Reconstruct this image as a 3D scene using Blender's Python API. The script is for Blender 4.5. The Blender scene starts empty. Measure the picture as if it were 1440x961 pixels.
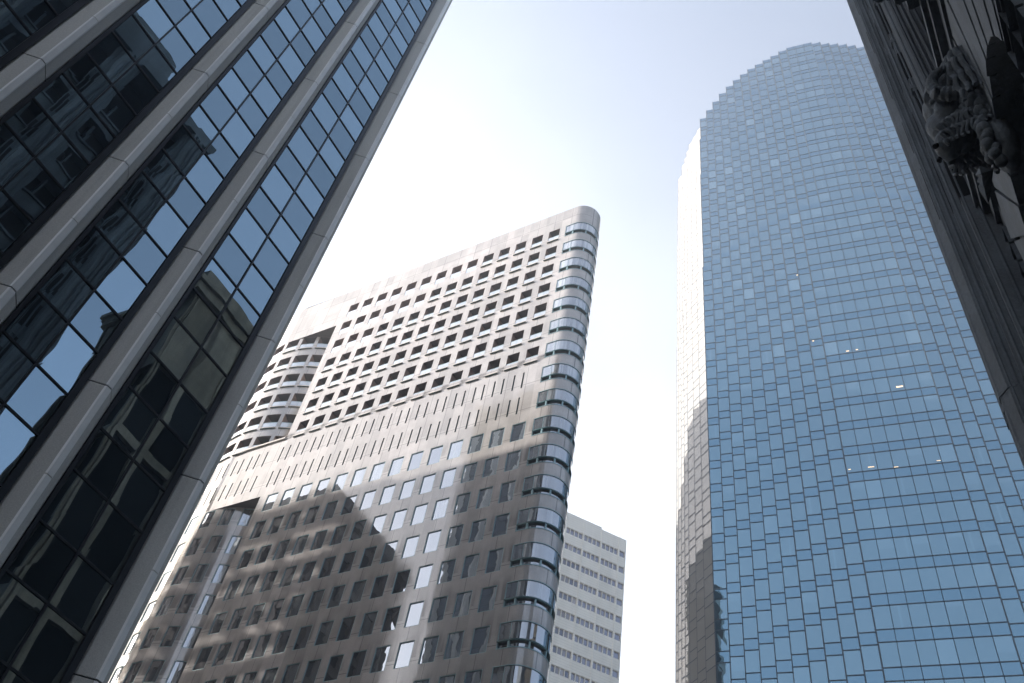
import bpy, bmesh, math, random
from mathutils import Vector, Matrix, noise as mnoise
random.seed(7)
R_ = math.radians
SC = bpy.context.scene
COL = SC.collection
EYE = 1.6                      # camera height above the pavement

# ------------------------------------------------------------------ camera
FPX = 1345.87
cam = bpy.data.cameras.new("camera")
cam.sensor_width = 36.0
cam.lens = FPX / 1440.0 * 36.0
cam.clip_start = 0.05
cam.clip_end = 6000
cam_o = bpy.data.objects.new("camera", cam)
COL.objects.link(cam_o)
RM = Matrix(((0.9783997860881006, -0.20672169354656242, 0.0),
             (-0.1581587413338416, -0.7485546196637527, -0.6439346192896834),
             (0.13311525503282426, 0.6300254937677486, -0.7650805226119997)))
# columns of the camera basis (x right, y up, z backwards)
M4 = RM.to_4x4()
M4.translation = Vector((0, 0, EYE))
cam_o.matrix_world = M4
SC.camera = cam_o

# ------------------------------------------------------------------ world, sun, exposure
SUN_BEARING, SUN_ELEV = 286.0, 25.0
world = bpy.data.worlds.new("World")
SC.world = world
world.use_nodes = True
nt = world.node_tree
for n in list(nt.nodes):
    nt.nodes.remove(n)
W = nt.nodes.new
wo = W("ShaderNodeOutputWorld")
bg = W("ShaderNodeBackground"); bg.inputs[1].default_value = 0.10
sky = W("ShaderNodeTexSky"); sky.sky_type = 'NISHITA'; sky.sun_disc = False
sky.sun_elevation = R_(SUN_ELEV); sky.sun_rotation = R_(SUN_BEARING)
sky.dust_density = 2.2; sky.air_density = 1.0; sky.ozone_density = 0.7
nt.links.new(sky.outputs[0], bg.inputs[0])
# thin high haze, whitest low in the north where the street opens
tc = W("ShaderNodeTexCoord")
def wdot(vec):
    d = W("ShaderNodeVectorMath"); d.operation = 'DOT_PRODUCT'
    nt.links.new(tc.outputs['Generated'], d.inputs[0]); d.inputs[1].default_value = vec
    return d.outputs['Value']
def wmap(val, a, b, lo, hi):
    m = W("ShaderNodeMapRange"); m.interpolation_type = 'SMOOTHSTEP'
    nt.links.new(val, m.inputs[0])
    for i, x in enumerate((a, b, lo, hi)):
        m.inputs[i + 1].default_value = x
    return m.outputs[0]
hb, he = R_(-18), R_(22)
hz = wmap(wdot((math.sin(hb) * math.cos(he), math.cos(hb) * math.cos(he), math.sin(he))), 0.42, 0.98, 0.0, 1.0)
nz = W("ShaderNodeTexNoise"); nz.inputs['Scale'].default_value = 1.6; nz.inputs['Detail'].default_value = 4
nt.links.new(tc.outputs['Generated'], nz.inputs['Vector'])
nzm = wmap(nz.outputs[0], 0.32, 0.7, 0.62, 1.25)
mul = W("ShaderNodeMath"); mul.operation = 'MULTIPLY_ADD'; mul.inputs[2].default_value = 0.22
nt.links.new(hz, mul.inputs[0]); nt.links.new(nzm, mul.inputs[1])
hstr = W("ShaderNodeMath"); hstr.operation = 'MULTIPLY'; nt.links.new(mul.outputs[0], hstr.inputs[0]); hstr.inputs[1].default_value = 0.26
bg2 = W("ShaderNodeBackground"); bg2.inputs[0].default_value = (1.0, 0.975, 0.90, 1)
nt.links.new(hstr.outputs[0], bg2.inputs[1])
addw = W("ShaderNodeAddShader")
nt.links.new(bg.outputs[0], addw.inputs[0]); nt.links.new(bg2.outputs[0], addw.inputs[1])
nt.links.new(addw.outputs[0], wo.inputs[0])

sun = bpy.data.lights.new("sun", 'SUN')
sun.energy = 4.5; sun.angle = R_(0.5); sun.color = (1.0, 0.95, 0.89)
sun_o = bpy.data.objects.new("sun", sun); COL.objects.link(sun_o)
sb, se = R_(SUN_BEARING), R_(SUN_ELEV)
sdir = Vector((math.sin(sb) * math.cos(se), math.cos(sb) * math.cos(se), math.sin(se)))
sun_o.rotation_euler = sdir.to_track_quat('Z', 'Y').to_euler()
sun_o.location = (0, 0, 300)

SC.view_settings.view_transform = 'Standard'
SC.view_settings.look = 'None'
SC.view_settings.gamma = 1
SC.view_settings.exposure = 1.62
SC.render.engine = 'CYCLES'
SC.cycles.max_bounces = 6
SC.cycles.diffuse_bounces = 3
SC.cycles.glossy_bounces = 4
SC.cycles.transmission_bounces = 4
SC.cycles.use_denoising = True
SC.cycles.caustics_reflective = False
SC.cycles.caustics_refractive = False

# ------------------------------------------------------------------ helpers
GA = R_(53.0)                                   # street grid: u runs forward right, v forward left
UX, VX = Vector((math.cos(GA), math.sin(GA))), Vector((-math.sin(GA), math.cos(GA)))
def gw(u, v):                                   # grid -> world xy
    return (u * UX.x + v * VX.x, u * UX.y + v * VX.y)

class MB:
    """Collects faces in local coordinates; every face may carry a tone."""
    def __init__(s):
        s.v = []; s.f = []; s.m = []; s.t = []
    def face(s, pts, m=0, t=0.5):
        i = len(s.v); s.v += [tuple(p) for p in pts]
        s.f.append(tuple(range(i, i + len(pts)))); s.m.append(m); s.t.append(t)
    def box(s, x0, x1, y0, y1, z0, z1, m=0, t=0.5, skip=""):
        P = [(x0, y0, z0), (x1, y0, z0), (x1, y1, z0), (x0, y1, z0), (x0, y0, z1), (x1, y0, z1), (x1, y1, z1), (x0, y1, z1)]
        for k, idx in (("b", (0, 3, 2, 1)), ("t", (4, 5, 6, 7)), ("f", (0, 1, 5, 4)), ("r", (1, 2, 6, 5)), ("k", (2, 3, 7, 6)), ("l", (3, 0, 4, 7))):
            if k not in skip:
                s.face([P[i] for i in idx], m, t)
    def prism(s, poly, z0, z1, m=0, t=0.5, top=True, bottom=True, closed=True):
        n = len(poly)
        for i in range(n if closed else n - 1):
            a, b = poly[i], poly[(i + 1) % n]
            s.face([(a[0], a[1], z0), (b[0], b[1], z0), (b[0], b[1], z1), (a[0], a[1], z1)], m, t)
        if top: s.face([(p[0], p[1], z1) for p in poly], m, t)
        if bottom: s.face([(p[0], p[1], z0) for p in reversed(poly)], m, t)
    def build(s, name, mats, parent=None, smooth=False):
        me = bpy.data.meshes.new(name)
        me.from_pydata(s.v, [], s.f)
        if not isinstance(mats, (list, tuple)): mats = [mats]
        for m in mats: me.materials.append(m)
        me.polygons.foreach_set('material_index', s.m)
        at = me.attributes.new('tone', 'FLOAT', 'FACE')
        at.data.foreach_set('value', s.t)
        if smooth:
            me.polygons.foreach_set('use_smooth', [True] * len(s.f))
        me.update()
        o = bpy.data.objects.new(name, me)
        COL.objects.link(o)
        if parent: o.parent = parent
        return o

def thing(name, label, cat, u, v, group=None, rot=GA, world_xy=None):
    o = bpy.data.objects.new(name, None)
    COL.objects.link(o)
    x, y = world_xy if world_xy else gw(u, v)
    o.location = (x, y, 0); o.rotation_euler = (0, 0, rot)
    o.empty_display_size = 1
    o['label'] = label; o['category'] = cat
    if group: o['group'] = group
    return o

class Frame:
    """Maps grid coordinates (u, v, height above the eye) to coordinates local to a thing."""
    def __init__(s, u0, v0): s.u0, s.v0 = u0, v0
    def __call__(s, u, v, z): return (u - s.u0, v - s.v0, z + EYE)

def wall(mb, sv, zv, openings, mapf, depth, m=0, mr=0, sub=None, sill=None):
    """Wall surface mapped by mapf(s, z, depth); openings (s0, s1, z0, z1) get reveals 'depth' deep."""
    S = set(sv); Z = set(zv)
    for o in openings:
        S.update(o[:2]); Z.update(o[2:4])
    if sub: S.update(sub)
    S = sorted(S); Z = sorted(Z)
    S = [x for i, x in enumerate(S) if i == 0 or x - S[i - 1] > 1e-5]
    Z = [x for i, x in enumerate(Z) if i == 0 or x - Z[i - 1] > 1e-5]
    import bisect
    blocked = set()
    def rng(arr, a, b):
        return range(bisect.bisect_left(arr, a - 1e-4), bisect.bisect_left(arr, b - 1e-4))
    for (a, b, c, d) in openings:
        for i in rng(S, a, b):
            for j in rng(Z, c, d):
                blocked.add((i, j))
    # merge vertically
    for i in range(len(S) - 1):
        j = 0
        while j < len(Z) - 1:
            if (i, j) in blocked: j += 1; continue
            k = j
            while k + 1 < len(Z) - 1 and (i, k + 1) not in blocked: k += 1
            a, b, c, d = S[i], S[i + 1], Z[j], Z[k + 1]
            mb.face([mapf(a, c, 0), mapf(b, c, 0), mapf(b, d, 0), mapf(a, d, 0)], m)
            j = k + 1
    for (a, b, c, d) in openings:
        ss = [a] + [x for x in S if a + 1e-4 < x < b - 1e-4] + [b]
        mb.face([mapf(a, c, 0), mapf(a, d, 0), mapf(a, d, depth), mapf(a, c, depth)], mr)
        mb.face([mapf(b, d, 0), mapf(b, c, 0), mapf(b, c, depth), mapf(b, d, depth)], mr)
        for p, q in zip(ss, ss[1:]):
            mb.face([mapf(p, d, 0), mapf(q, d, 0), mapf(q, d, depth), mapf(p, d, depth)], mr)
            mb.face([mapf(q, c, 0), mapf(p, c, 0), mapf(p, c, depth), mapf(q, c, depth)], mr)

def split_largest(cells, size, n=100):
    """The n cells that show largest in the photo, and the rest."""
    order = sorted(range(len(cells)), key=lambda i: -size(cells[i]))
    big = set(order[:n])
    return [cells[i] for i in range(len(cells)) if i in big], [cells[i] for i in range(len(cells)) if i not in big]

RI = RM.transposed()
def pix(P):                                       # world point -> photo pixel, only used to rank windows by size
    c = RI @ (Vector(P) - Vector((0, 0, EYE)))
    if c.z >= -0.1: return None
    return (720 + FPX * c.x / -c.z, 480.5 - FPX * c.y / -c.z)
def seen_size(pts):
    p = [pix(q) for q in pts]
    if any(q is None for q in p): return 0
    cx = sum(q[0] for q in p) / len(p); cy = sum(q[1] for q in p) / len(p)
    a = abs(sum(p[i][0] * p[(i + 1) % len(p)][1] - p[(i + 1) % len(p)][0] * p[i][1] for i in range(len(p)))) / 2
    inside = -15 < cx < 1455 and -15 < cy < 976
    return a + (1e6 if inside else 0)

# ------------------------------------------------------------------ materials
class MT:
    def __init__(s, name):
        s.m = bpy.data.materials.new(name); s.m.use_nodes = True
        s.nt = s.m.node_tree
        s.b = s.nt.nodes['Principled BSDF']
        s.out = s.nt.nodes['Material Output']
    def n(s, t, **kw):
        x = s.nt.nodes.new(t)
        for k, v in kw.items():
            if k.startswith('_'): setattr(x, k[1:], v)
            else: x.inputs[k].default_value = v
        return x
    def l(s, a, b): s.nt.links.new(a, b)
    def math(s, op, a, b=None, c=None):
        x = s.nt.nodes.new('ShaderNodeMath'); x.operation = op
        for i, q in enumerate((a, b, c)):
            if q is None: continue
            if isinstance(q, (int, float)): x.inputs[i].default_value = q
            else: s.l(q, x.inputs[i])
        return x.outputs[0]
    def mix(s, f, a, b, mode='MIX'):
        x = s.nt.nodes.new('ShaderNodeMix'); x.data_type = 'RGBA'; x.blend_type = mode
        for i, q in ((0, f), (6, a), (7, b)):
            if isinstance(q, (int, float)): x.inputs[i].default_value = q
            elif isinstance(q, tuple): x.inputs[i].default_value = (*q, 1) if len(q) == 3 else q
            else: s.l(q, x.inputs[i])
        return x.outputs[2]
    def rng(s, v, a, b, lo, hi, smooth=False):
        x = s.nt.nodes.new('ShaderNodeMapRange')
        if smooth: x.interpolation_type = 'SMOOTHSTEP'
        s.l(v, x.inputs[0])
        for i, q in enumerate((a, b, lo, hi)): x.inputs[i + 1].default_value = q
        return x.outputs[0]
    def obj(s):
        if not hasattr(s, '_tc'): s._tc = s.n('ShaderNodeTexCoord')
        return s._tc.outputs['Object']
    def xyz(s):
        if not hasattr(s, '_sx'):
            s._sx = s.n('ShaderNodeSeparateXYZ'); s.l(s.obj(), s._sx.inputs[0])
        return s._sx.outputs
    def noise(s, scale, detail=3, stretch=None, off=0, rough=0.5):
        x = s.n('ShaderNodeTexNoise', Scale=scale, Detail=detail, Roughness=rough)
        mp = s.n('ShaderNodeMapping'); s.l(s.obj(), mp.inputs[0])
        if stretch: mp.inputs['Scale'].default_value = stretch
        mp.inputs['Location'].default_value = (off, off * 1.3, off * 0.7)
        s.l(mp.outputs[0], x.inputs['Vector'])
        return x.outputs[0]
    def tone(s):
        return s.n('ShaderNodeAttribute', _attribute_name='tone').outputs['Fac']
    def bump(s, h, dist, strength=1.0):
        x = s.n('ShaderNodeBump', Distance=dist, Strength=strength); s.l(h, x.inputs['Height'])
        return x.outputs[0]
    def gridline(s, coord, origin, pitch, width):
        a = s.math('SUBTRACT', coord, origin); a = s.math('DIVIDE', a, pitch); a = s.math('FRACT', a)
        a = s.math('ABSOLUTE', s.math('SUBTRACT', a, 0.5))
        return s.math('GREATER_THAN', a, 0.5 - width / pitch / 2)

def simple(name, col, rough=0.6, metal=0.0, var=0.12, nscale=0.6, spec=0.5, bump=0.0, bscale=20, stretch=None, coat=0.0):
    t = MT(name)
    n = t.noise(nscale, 5, stretch)
    f = t.rng(n, 0.3, 0.7, 1 - var, 1 + var)
    hs = t.n('ShaderNodeHueSaturation', Color=(*col, 1)); t.l(f, hs.inputs['Value'])
    t.l(hs.outputs[0], t.b.inputs['Base Color'])
    t.b.inputs['Roughness'].default_value = rough; t.b.inputs['Metallic'].default_value = metal
    t.b.inputs['Specular IOR Level'].default_value = spec
    t.b.inputs['Coat Weight'].default_value = coat
    if bump:
        t.l(t.bump(t.noise(bscale, 3, None, 5), bump), t.b.inputs['Normal'])
    return t.m

def glass(name, refl, inner_lo, inner_hi, fmin, wave=0.0, wscale=0.5, rough=0.0, curtain=False, power=4.0, wstretch=None, tonejit=0.0):
    """Coated window glass seen from outside: a sharp reflection over a dim interior."""
    t = MT(name)
    t.nt.nodes.remove(t.b)
    tone = t.tone()
    inner = t.mix(tone, inner_lo, inner_hi)
    if curtain:
        w = t.noise(3.0, 3, (1, 1, 0.03), 3)
        inner = t.mix(t.rng(w, 0.35, 0.65, 0.0, 0.75), inner, (0.004, 0.006, 0.008))
    d = t.n('ShaderNodeBsdfDiffuse'); t.l(inner, d.inputs[0])
    g = t.n('ShaderNodeBsdfGlossy', Roughness=rough)
    if tonejit:
        hs = t.n('ShaderNodeHueSaturation', Color=(*refl, 1))
        t.l(t.rng(tone, 0, 1, 1 - tonejit, 1 + tonejit), hs.inputs['Value']); t.l(hs.outputs[0], g.inputs[0])
    else:
        g.inputs[0].default_value = (*refl, 1)
    if wave:
        b = t.bump(t.noise(wscale, 2.0, wstretch, 2), wave)
        t.l(b, g.inputs['Normal'])
    lw = t.n('ShaderNodeLayerWeight', Blend=0.5)
    f = t.math('POWER', lw.outputs['Facing'], power)
    f = t.rng(f, 0, 1, fmin, 1.0)
    mx = t.n('ShaderNodeMixShader'); t.l(f, mx.inputs[0]); t.l(d.outputs[0], mx.inputs[1]); t.l(g.outputs[0], mx.inputs[2])
    t.l(mx.outputs[0], t.out.inputs[0])
    return t.m

def mk_granite():
    t = MT('polished_pink_granite')
    X, Y, Z = t.xyz()
    big = t.noise(0.09, 4, None, 1)
    mid = t.noise(0.9, 5, None, 9)
    fine = t.noise(14, 2, None, 4)
    streak = t.noise(1.1, 4, (1, 1, 0.09), 6)
    zc = t.math('FLOOR', t.math('DIVIDE', t.math('SUBTRACT', Z, 0.35), 3.567))
    yc = t.math('FLOOR', t.math('DIVIDE', t.math('SUBTRACT', Y, 0.52), 1.0935))
    cv = t.n('ShaderNodeCombineXYZ'); t.l(zc, cv.inputs[0]); t.l(yc, cv.inputs[1])
    wn = t.n('ShaderNodeTexWhiteNoise'); t.l(cv.outputs[0], wn.inputs['Vector'])
    c = t.mix(t.rng(mid, 0.35, 0.65, 0, 1), (0.50, 0.455, 0.435), (0.60, 0.56, 0.535))
    c = t.mix(t.rng(big, 0.4, 0.6, 0, 0.5), c, (0.41, 0.39, 0.36))
    c = t.mix(t.rng(Z, 61.0, 64.0, 0.0, 1.0), t.mix(0.12, c, (0.30, 0.27, 0.26)), t.mix(0.10, c, (0.58, 0.56, 0.55)))
    v = t.math('MULTIPLY', t.rng(wn.outputs['Value'], 0, 1, 0.80, 1.10), t.rng(fine, 0.3, 0.7, 0.9, 1.1))
    # weather streaks under the sills
    fz = t.math('FRACT', t.math('DIVIDE', t.math('SUBTRACT', Z, 0.9), 3.567))
    under = t.rng(fz, 0.2, 0.75, 1.0, 0.0, True)
    lowz = t.rng(Z, 60.0, 66.0, 1.0, 0.22)
    st = t.math('MULTIPLY', t.math('MULTIPLY', t.rng(streak, 0.44, 0.62, 0, 0.55, True), under), lowz)
    v = t.math('MULTIPLY', v, t.math('SUBTRACT', 1.0, st))
    j1 = t.gridline(Z, 0.62, 3.567, 0.06)
    j2 = t.gridline(Y, 0.40, 2.187, 0.05)
    j = t.math('MULTIPLY', t.math('MAXIMUM', j1, j2), 0.6)
    v = t.math('MULTIPLY', v, t.math('SUBTRACT', 1.0, j))
    hs = t.n('ShaderNodeHueSaturation'); t.l(c, hs.inputs['Color']); t.l(v, hs.inputs['Value'])
    t.l(hs.outputs[0], t.b.inputs['Base Color'])
    t.l(t.rng(streak, 0.35, 0.65, 0.05, 0.13), t.b.inputs['Roughness'])
    t.b.inputs['IOR'].default_value = 2.1
    t.l(t.bump(t.noise(0.6, 2, None, 11), 0.006), t.b.inputs['Normal'])
    return t.m

def mk_precast():
    t = MT('precast_concrete')
    X, Y, Z = t.xyz()
    fine = t.noise(26, 3, None, 2, 0.7)
    mid = t.noise(0.5, 4, (1, 1, 0.3), 5)
    st = t.noise(2.2, 4, (1, 1, 0.05), 8)
    zc = t.math('FLOOR', t.math('DIVIDE', t.math('SUBTRACT', Z, 29.62 + EYE), 7.97))
    cv = t.n('ShaderNodeCombineXYZ'); t.l(zc, cv.inputs[0]); t.l(t.math('FLOOR', t.math('DIVIDE', X, 4.38)), cv.inputs[1])
    wn = t.n('ShaderNodeTexWhiteNoise'); t.l(cv.outputs[0], wn.inputs['Vector'])
    v = t.math('MULTIPLY', t.rng(fine, 0.3, 0.7, 0.84, 1.12), t.rng(mid, 0.3, 0.7, 0.9, 1.08))
    v = t.math('MULTIPLY', v, t.rng(st, 0.5, 0.75, 1.0, 0.82))
    v = t.math('MULTIPLY', v, t.rng(wn.outputs['Value'], 0, 1, 0.93, 1.05))
    hs = t.n('ShaderNodeHueSaturation', Color=(0.64, 0.63, 0.60, 1)); t.l(v, hs.inputs['Value'])
    t.l(hs.outputs[0], t.b.inputs['Base Color'])
    t.b.inputs['Roughness'].default_value = 0.75
    t.l(t.bump(fine, 0.012), t.b.inputs['Normal'])
    return t.m

def mk_darkstone(name, col, joint=True):
    t = MT(name)
    X, Y, Z = t.xyz()
    st = t.noise(1.4, 5, (1, 1, 0.06), 3)
    fine = t.noise(9, 4, None, 7, 0.65)
    blotch = t.noise(0.7, 5, None, 12)
    v = t.math('MULTIPLY', t.rng(st, 0.3, 0.7, 0.7, 1.25), t.rng(fine, 0.3, 0.7, 0.82, 1.15))
    v = t.math('MULTIPLY', v, t.rng(blotch, 0.35, 0.65, 0.8, 1.15))
    hs = t.n('ShaderNodeHueSaturation', Color=(*col, 1)); t.l(v, hs.inputs['Value'])
    t.l(hs.outputs[0], t.b.inputs['Base Color'])
    t.b.inputs['Roughness'].default_value = 0.7
    t.l(t.bump(t.math('ADD', fine, st), 0.03), t.b.inputs['Normal'])
    return t.m

def mk_whiteconcrete():
    t = MT('white_precast')
    X, Y, Z = t.xyz()
    n = t.noise(0.5, 4, (1, 1, 0.2), 2)
    v = t.rng(n, 0.3, 0.7, 0.9, 1.06)
    g = t.gridline(Z, 0.0, 0.56, 0.07)
    v = t.math('MULTIPLY', v, t.math('SUBTRACT', 1.0, t.math('MULTIPLY', g, 0.22)))
    hs = t.n('ShaderNodeHueSaturation', Color=(0.86, 0.83, 0.77, 1)); t.l(v, hs.inputs['Value'])
    t.l(hs.outputs[0], t.b.inputs['Base Color']); t.b.inputs['Roughness'].default_value = 0.7
    return t.m

def emit(name, col, s):
    t = MT(name)
    t.b.inputs['Base Color'].default_value = (*col, 1)
    t.b.inputs['Emission Color'].default_value = (*col, 1); t.b.inputs['Emission Strength'].default_value = s
    return t.m

GRANITE = mk_granite()
PRECAST = mk_precast()
PRECAST_HILITE = simple('concrete_painted_highlight', (0.93, 0.93, 0.92), 0.4, var=0.05, nscale=1.5, bump=0.004)  # nose strip painted near-white, imitating a sky highlight on the bevel
AQUA = simple('aqua_painted_metal', (0.27, 0.41, 0.44), 0.4, 0.3, var=0.08)
TEAL_DARK = simple('dark_teal_metal', (0.02, 0.085, 0.09), 0.45, 0.2)
DARKMETAL = simple('dark_bronze_metal', (0.018, 0.022, 0.028), 0.35, 0.6, var=0.15)
TOWER_MULL = simple('grey_anodised_mullion', (0.075, 0.095, 0.115), 0.4, 0.4, var=0.1)
DOORDARK = glass('balcony_door_glass', (0.35, 0.40, 0.45), (0.010, 0.012, 0.014), (0.05, 0.04, 0.035), 0.10, curtain=True)
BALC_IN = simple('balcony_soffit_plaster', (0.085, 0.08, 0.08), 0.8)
JAMB = simple('rose_jamb_stone', (0.30, 0.22, 0.20), 0.5)
RAIL = glass('railing_glass', (0.85, 0.9, 0.95), (0.50, 0.56, 0.62), (0.62, 0.67, 0.72), 0.30, wave=0.004, wscale=1.0)
LEDGE = simple('pale_ledge_stone', (0.56, 0.52, 0.48), 0.5)
WIN = glass('silver_window_glass', (0.70, 0.76, 0.84), (0.012, 0.016, 0.020), (0.26, 0.29, 0.30), 0.42, wave=0.006, wscale=0.5, curtain=True, power=3.0)
BANDGLASS = glass('curved_band_glass', (0.86, 0.90, 0.95), (0.02, 0.025, 0.028), (0.66, 0.69, 0.70), 0.42, wave=0.007, wscale=0.5, curtain=True, power=3.0)
LGLASS = glass('dark_blue_reflective_glass', (0.44, 0.60, 0.72), (0.002, 0.005, 0.007), (0.030, 0.040, 0.046), 0.55, wave=0.016, wscale=0.30, power=3.0, tonejit=0.20, wstretch=(1, 1, 0.6))
TGLASS = glass('blue_tower_glass', (0.36, 0.56, 0.68), (0.008, 0.03, 0.05), (0.16, 0.21, 0.24), 0.55, wave=0.010, wscale=0.45, power=2.6, tonejit=0.06)
ENDGLASS = glass('smoked_glass', (0.25, 0.28, 0.32), (0.006, 0.008, 0.010), (0.03, 0.032, 0.034), 0.18)
TFLANK = glass('painted_glare_flank_glass', (0.66, 0.66, 0.66), (0.38, 0.365, 0.34), (0.50, 0.485, 0.455), 0.16, wave=0.004, wscale=0.6, power=6.0)  # pale body colour stands in for bright sky mirrored on this flank
TSPAN = glass('blue_spandrel_glass', (0.31, 0.51, 0.65), (0.008, 0.035, 0.06), (0.02, 0.05, 0.075), 0.55, wave=0.010, wscale=0.45, power=2.6, tonejit=0.05)
DARKSTONE = mk_darkstone('dark_bluegrey_granite', (0.105, 0.125, 0.145))  # one even dark blue-grey base tone
DARKVOID = simple('unlit_window_recess', (0.008, 0.010, 0.012), 0.9, spec=0.05)
WHITEC = mk_whiteconcrete()
FARGLASS = glass('far_window_glass', (0.55, 0.6, 0.75), (0.05, 0.055, 0.09), (0.40, 0.33, 0.26), 0.30, wave=0.03, wscale=0.5, power=3.0)
ASPHALT = simple('asphalt', (0.05, 0.05, 0.052), 0.9, var=0.2, nscale=0.8, bump=0.01)
PAVING = simple('concrete_paving', (0.22, 0.215, 0.20), 0.85, var=0.12, nscale=0.7)
PAINT = simple('road_paint', (0.75, 0.75, 0.72), 0.7)
TANSTONE = mk_darkstone('tan_terracotta', (0.27, 0.23, 0.175))
BROWNSTONE = mk_darkstone('brown_masonry', (0.16, 0.13, 0.11))
ROOFM = simple('gravel_roof', (0.22, 0.21, 0.2), 0.9)
LAMP = emit('ceiling_lamp_glow', (1.0, 0.70, 0.42), 0.5)
GOBO_POST = simple('gobo_post', (0.25, 0.26, 0.27), 0.5, 0.6)
GOBO_PANEL = simple('gobo_panel', (0.45, 0.43, 0.40), 0.8, var=0.15)  # panels of the added, unseen screen that breaks up the sun

# ------------------------------------------------------------------ ground
def struct(name, mb, m):
    o = mb.build(name, m); o['kind'] = 'structure'; return o
g = MB(); g.face([(-1500, -1500, -0.15), (1500, -1500, -0.15), (1500, 1500, -0.15), (-1500, 1500, -0.15)])
struct('ground', g, PAVING)
def gq(mb, u0, u1, v0, v1, z, m=0):
    mb.face([(*gw(u0, v0), z), (*gw(u1, v0), z), (*gw(u1, v1), z), (*gw(u0, v1), z)], m)
def gbox(mb, u0, u1, v0, v1, z0, z1):
    c = [gw(u0, v0), gw(u1, v0), gw(u1, v1), gw(u0, v1)]
    mb.prism(c, z0, z1, bottom=False)
g = MB(); gq(g, -300, 300, 3.0, 21.0, -0.146); struct('road', g, ASPHALT)
g = MB(); gq(g, 20.5, 46.0, 24.0, 300, -0.142); struct('cross_road', g, ASPHALT)
g = MB(); gbox(g, -300, 27, -2.6, 3.0, -0.15, 0.0); struct('pavement', g, PAVING)
g = MB(); gbox(g, -300, 20.5, 21.0, 25.2, -0.15, 0.0); struct('far_pavement', g, PAVING)
g = MB()
for i in range(-40, 60):
    gq(g, i * 5, i * 5 + 2.4, 11.95, 12.07, -0.138)
struct('lane_marking', g, PAINT)

# ------------------------------------------------------------------ glass office building on the left
LB = thing('office_building', 'dark glass office block on the left, its blue panes set between angular concrete piers', 'building', 16.8, 25.0)
F = Frame(16.8, 25.0)
LTOP = 110.0
bays = [(12.02, 13.66, 15.30), (7.64, 9.06, 10.48), (3.27, 4.70, 6.12), (-1.10, 0.32, 1.74), (-5.48, -4.06, -2.64), (-9.86, -8.44, -7.02), (-14.24, -12.82, -11.40)]
zr = []
k = -4
while True:
    z0 = 18.75 + 3.94 * k
    if z0 > LTOP - 3: break
    if z0 > 3: zr += [z0, z0 + 1.85]
    k += 1
cells = []
for bi, (a, c, b) in enumerate(bays):
    for side, (s0, s1) in enumerate(((a, c), (c, b))):
        for ri in range(len(zr) - 1):
            if bi > 4 and zr[ri] > 60: continue
            light = (ri + side + bi) % 2
            cells.append((s0, s1, zr[ri], zr[ri + 1], light))
def lcell_size(c):
    pts = [(*gw(s, 25.0), z + EYE) for s, z in ((c[0], c[2]), (c[1], c[2]), (c[1], c[3]), (c[0], c[3]))]
    return seen_size(pts)
def add_lpane(mb, c):
    s0, s1, z0, z1, light = c
    t = min(1, max(0, (0.72 if light else 0.16) + random.uniform(-0.14, 0.14)))
    g_ = 0.035
    dy = [random.uniform(-0.0025, 0.0025) for _ in range(4)]
    mb.face([F(s0 + g_, 25.0 + dy[0], z0 + g_), F(s1 - g_, 25.0 + dy[1], z0 + g_), F(s1 - g_, 25.0 + dy[2], z1 - g_), F(s0 + g_, 25.0 + dy[3], z1 - g_)], 0, t)
big, rest = split_largest(cells, lcell_size, 100)
for c in big:
    mb = MB(); add_lpane(mb, c); mb.build('window_pane', LGLASS, LB)
mb = MB()
for c in rest: add_lpane(mb, c)
o = mb.build('window_pane', LGLASS, LB); o['kind'] = 'stuff'
# mullions
mb = MB()
for (a, c, b) in bays:
    P = F(a, 25, 0); Q = F(b, 25, 0); Cc = F(c, 25, 0)
    mb.box(P[0] - 0.13, P[0], -0.04, 0.06, 0, LTOP)
    mb.box(Q[0], Q[0] + 0.24, -0.05, 0.06, 0, LTOP)
    mb.box(Cc[0] - 0.035, Cc[0] + 0.035, -0.05, 0.02, 0, LTOP)
    for z in zr:
        mb.box(P[0], Cc[0] - 0.035, -0.045, 0.02, z + EYE - 0.035, z + EYE + 0.035)
        mb.box(Cc[0] + 0.035, Q[0], -0.045, 0.02, z + EYE - 0.035, z + EYE + 0.035)
mb.build('mullion_grid', DARKMETAL, LB)
# piers: triangular in plan, nose cut flat, jointed every storey pair
def pier(u0, u1, last=False):
    mb = MB()
    x0 = F(u0, 25, 0)[0]; x1 = F(u1, 25, 0)[0]
    s = (x1 - x0 - 0.20) / 2
    nose0, nose1 = x0 + s, x1 - s
    zs = []
    z = 29.62 - 7.97 * 4
    while z < LTOP + 8:
        zs.append(z + EYE); z += 7.97
    gj = 0.028
    for za, zb in zip(zs, zs[1:]):
        a, b = max(za + gj, 0), min(zb - gj, LTOP)
        if b <= a: continue
        m_ = (a + b) / 2 + 0.9 * 0 
        mb.prism([(x0, 0.05), (nose0, -s + 0.05), (nose0 + 0.02, -s + 0.05), (x1 - s, -s + 0.05), (x1, 0.05)], a, b, 0, top=True, bottom=True)
        for (a2, b2) in ((a, m_ - gj), (m_ + gj, b)):
            mb.prism([(nose0 - 0.045, -s + 0.095), (nose0 + 0.0, -s + 0.03), (nose1 + 0.0, -s + 0.03), (nose1 + 0.045, -s + 0.095)], a2, b2, 1, top=True, bottom=True, closed=False)
    mb.prism([(x0 + 0.03, 0.05), (nose0 + 0.03, -s + 0.09), (nose1 - 0.03, -s + 0.09), (x1 - 0.03, 0.05)], 0, LTOP - 0.05, 2)
    mb.build('pier', [PRECAST, PRECAST_HILITE, DARKMETAL], LB)
for u0, u1 in ((15.56, 16.80), (10.72, 11.89), (6.36, 7.51), (1.98, 3.14), (-2.40, -1.23), (-6.78, -5.61), (-11.16, -9.99), (-15.5, -14.37)):
    pier(u0, u1)
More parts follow.
